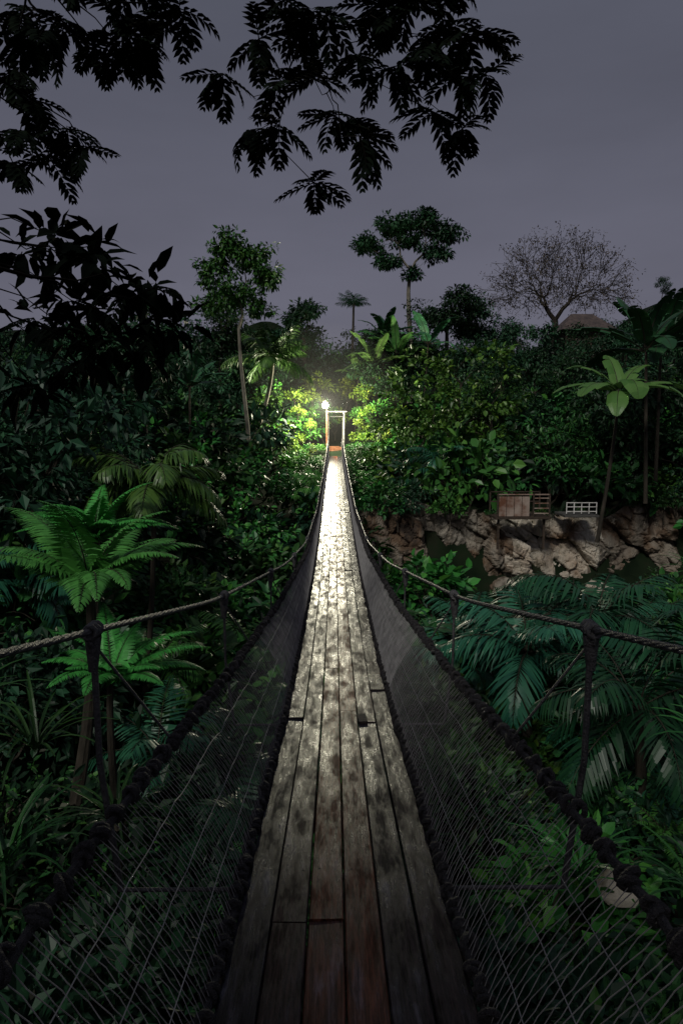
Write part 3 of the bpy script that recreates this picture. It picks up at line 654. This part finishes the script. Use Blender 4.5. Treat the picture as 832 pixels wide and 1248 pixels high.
for x,y,z,s in [(3.6,12,-2.5,1.0),(5.1,12.5,-2.1,1.05),(5.9,16,-3.1,1.1),(4.6,9.6,-2.6,.9),(6.2,11,-2.8,1.1),(2.9,14.5,-3.6,.9),(8.2,17,-3.6,1.0),(4.1,19,-4.3,1)]:
    obj('feather_palm',random.choice(PALM),None,(x,y,z),(0,0,random.uniform(0,6)),s)
mb=MB(); t=np.linspace(0,1,8); tube(mb,np.stack([-.6*(1-t)**1.4,0*t,-6*(1-t)],-1),.07*(1.2-.4*t),9,1)
for az,el,LL,bd,ww in ((-1.6,.75,2.3,2.3,.5),(3.1,.45,2.7,1.1,.42),(-2.5,.45,2.8,1.3,.46),(.0,.5,2.8,1.1,.42),(-.7,.4,3.0,1.6,.46),(2.6,1.0,2.5,1.3,.38),(.6,1.0,2.5,1.2,.38),(1.6,1.2,2.2,.8,.34),(-2.0,.2,2.6,1.5,.4)):
    banana_leaf(mb,(0,0,-.1),az,el,LL,bd,ww,torn=.8)
obj('banana_plant',mb.mesh('banana_plant',[M_bana,M_bark]),None,(11.1,26,3.3))
for x,y,z,s,m in [(13.0,28,5.2,1.3,M_band),(14.6,30,5.6,1.3,M_band),(2.6,45,6.3,1.1,M_bana),(4.2,46,7.2,1.1,M_bana),(1.6,46.5,5.6,.9,M_bana),(6.1,44,7.6,1.1,M_band),(-7.2,33,4.0,1,M_band),(3.4,47,8.4,1.1,M_band)]:
    obj('banana_plant',P_banana(5,10,2.5,.3,m,elev=(.3,1.5),bend=(.5,1.5)),None,(x,y,z),(0,0,random.uniform(0,6)),s)
for x,y,z,s in [(-2.0,5.6,-1.9,.8),(-2.5,4.6,-1.6,.8),(-3.0,6.2,-1.5,.9),(-2.6,3.4,-1.2,.7),(-3.3,5.2,-.8,1.0),(2.6,6.5,-3.1,.9),(3.3,5.4,-2.6,.9),(4.6,7.4,-2.3,1.0),(6.0,9.5,-1.8,1.1),(8.6,15,-1.8,1.3)]:
    obj('strap_leaf_plant',random.choice(STRAP),None,(x,y,z),(0,0,random.uniform(0,6)),s)
# ------------------------------------------------------------------ overhanging tree (left of the bridge head)
mb=MB()
gz0=gh(-3.1,1.6)-.3
tp=np.array([(-3.1,1.6,gz0),(-3.0,1.7,1.2),(-3.15,1.9,2.8),(-2.9,2.2,4.2)]); tube(mb,tp,[.22,.18,.15,.12],10,1)
tr=[(-.73,3.85),(-.6,3.66),(-.37,3.48),(-.5,4.05),(-.08,4.1),(-.16,3.88),(-.03,3.68),(-.17,3.28),(.12,3.4),(.02,3.6),(.12,4.03),(.44,4.18),(.54,3.93),(.75,4.03),(.72,3.78),(.9,4.18),(.97,3.98),(.33,3.83),(.85,3.7),(.64,4.33),(-.34,4.28),(.23,4.28),(.35,4.35),(.8,4.4),(.3,4.1),(.6,4.15),(-.2,4.2),(-.35,3.75),(.6,3.66)]
A=np.array([(x,4.5+rng.uniform(-.3,.3),z) for x,z in tr])
tl=[(-2.0,4.25),(-1.8,4.3),(-1.6,4.13),(-1.75,3.98),(-1.35,4.2),(-1.1,4.1),(-1.2,3.95),(-1.0,4.25),(-2.0,3.85),(-1.4,4.05),(-1.9,3.65),(-2.0,3.5),(-1.7,3.5),(-1.6,3.4),(-1.85,3.35),(-2.05,3.3),(-1.95,4.05),(-1.5,4.3),(-1.25,4.3)]
B=np.array([(x,4.5+rng.uniform(-.3,.3),z) for x,z in tl])
ll=[(-2.0,2.98),(-1.85,2.88),(-1.65,2.84),(-1.95,2.72),(-1.75,2.7),(-1.55,2.68),(-1.35,2.5),(-1.8,2.5),(-1.6,2.42),(-1.15,2.5),(-1.25,2.35),(-1.5,2.2),(-1.8,2.3),(-1.1,2.3),(-1.35,2.15),(-1.65,2.1),(-1.9,2.1),(-1.95,1.9),(-2.1,2.4)]
C=np.array([(x,4.5+rng.uniform(-.3,.3),z) for x,z in ll])
E=np.array([(rng.uniform(-5,-2.4),rng.uniform(-3.5,2.2),rng.uniform(3.6,5.8)) for _ in range(50)]+[(rng.uniform(-3.5,3.0),rng.uniform(-6.0,-.8),rng.uniform(4.4,6.2)) for _ in range(80)])  # unseen canopy left of and behind the camera, added to shade the near deck
limb=np.array([tp[-1],(-1.9,3.2,4.75),(-.9,4.0,4.6),(-.55,4.4,4.36)]); tube(mb,limb,[.07,.05,.035,.024],7,1)
grow(mb,limb[-1],A,.02,1,5,.08,(.25,.45),.4,.004)
grow(mb,tp[-1],B,.04,1,5,.08,(.3,.5),.4,.004)
grow(mb,tp[2],C,.035,1,5,.08,(.3,.5),.4,.004)
grow(mb,tp[-1],E,.08,1,5,.08,(.3,.5),.4,.005)
def compound(mb,c,k,L):
    for i in range(k):
        az=rng.uniform(0,6.28); frond(mb,c,az,rng.uniform(-1.0,.3),L*rng.uniform(.65,1.1),rng.uniform(.1,.8),7,L*.4,L*.14,52,.05,'palm',0,1,T6,.004,7)
for q in np.concatenate([A,B]): compound(mb,q,7,.27)
for q in E:
    compound(mb,q,1,.45); clump(mb,q,.55,26,.34,T2,0,None,.6,.55)
for q in C: clump(mb,q,.14,18,.2,T6,0,None,.7,.42)
for q in C[6:]: compound(mb,q,2,.26)
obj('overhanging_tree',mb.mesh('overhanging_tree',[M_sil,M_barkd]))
# ------------------------------------------------------------------ world, sun, camera
w=bpy.data.worlds.new('World'); scene.world=w; w.use_nodes=True; nt=w.node_tree; L=nt.links
bg=nt.nodes['Background']
sky=N(nt,'ShaderNodeTexSky',sky_type='NISHITA'); sky.sun_disc=False; sky.sun_elevation=math.radians(4); sky.sun_rotation=math.radians(200)
tc=N(nt,'ShaderNodeTexCoord'); sp=N(nt,'ShaderNodeSeparateXYZ'); L.new(tc.outputs['Generated'],sp.inputs[0])
r=ramp(nt,[(0,(1.5,1.46,1.95)),(.22,(1.42,1.4,1.87)),(.55,(.92,.97,1.3)),(1,(.74,.82,1.13))]); L.new(sp.outputs[2],r.inputs[0])
cn=N(nt,'ShaderNodeTexNoise'); cn.inputs['Scale'].default_value=2.2; cn.inputs['Detail'].default_value=5
mp=N(nt,'ShaderNodeMapping'); mp.inputs['Scale'].default_value=(1,1,3.5); L.new(tc.outputs['Generated'],mp.inputs[0]); L.new(mp.outputs[0],cn.inputs['Vector'])
cr_=ramp(nt,[(.3,(.88,.88,.88)),(.7,(1.08,1.08,1.08))]); L.new(cn.outputs[0],cr_.inputs[0])
mu=N(nt,'ShaderNodeMix',data_type='RGBA',blend_type='MULTIPLY'); mu.inputs[0].default_value=1; L.new(r.outputs[0],mu.inputs[6]); L.new(cr_.outputs[0],mu.inputs[7])
mx=N(nt,'ShaderNodeMix',data_type='RGBA'); mx.inputs[0].default_value=.03; L.new(mu.outputs[2],mx.inputs[6]); L.new(sky.outputs[0],mx.inputs[7])
L.new(mx.outputs[2],bg.inputs['Color']); bg.inputs['Strength'].default_value=.09
sl=bpy.data.lights.new('moonlight_sun','SUN'); sl.energy=1.4; sl.angle=math.radians(12); sl.color=(1,.97,.9)
so=bpy.data.objects.new('sun',sl); COL.objects.link(so); so.rotation_euler=Vector((.35,.75,-.8)).to_track_quat('-Z','Y').to_euler()
cam=bpy.data.cameras.new('camera'); co=bpy.data.objects.new('camera',cam); COL.objects.link(co); scene.camera=co
cam.sensor_fit='VERTICAL'; cam.sensor_height=36; cam.lens=36*800/1248; cam.clip_end=5000; cam.clip_start=.02
co.location=(-.03,0,EYE); co.rotation_euler=(math.radians(90-6.7),0,math.radians(-.57))
print('bushes',cnt,'forest',nf,'objects',len(bpy.data.objects))
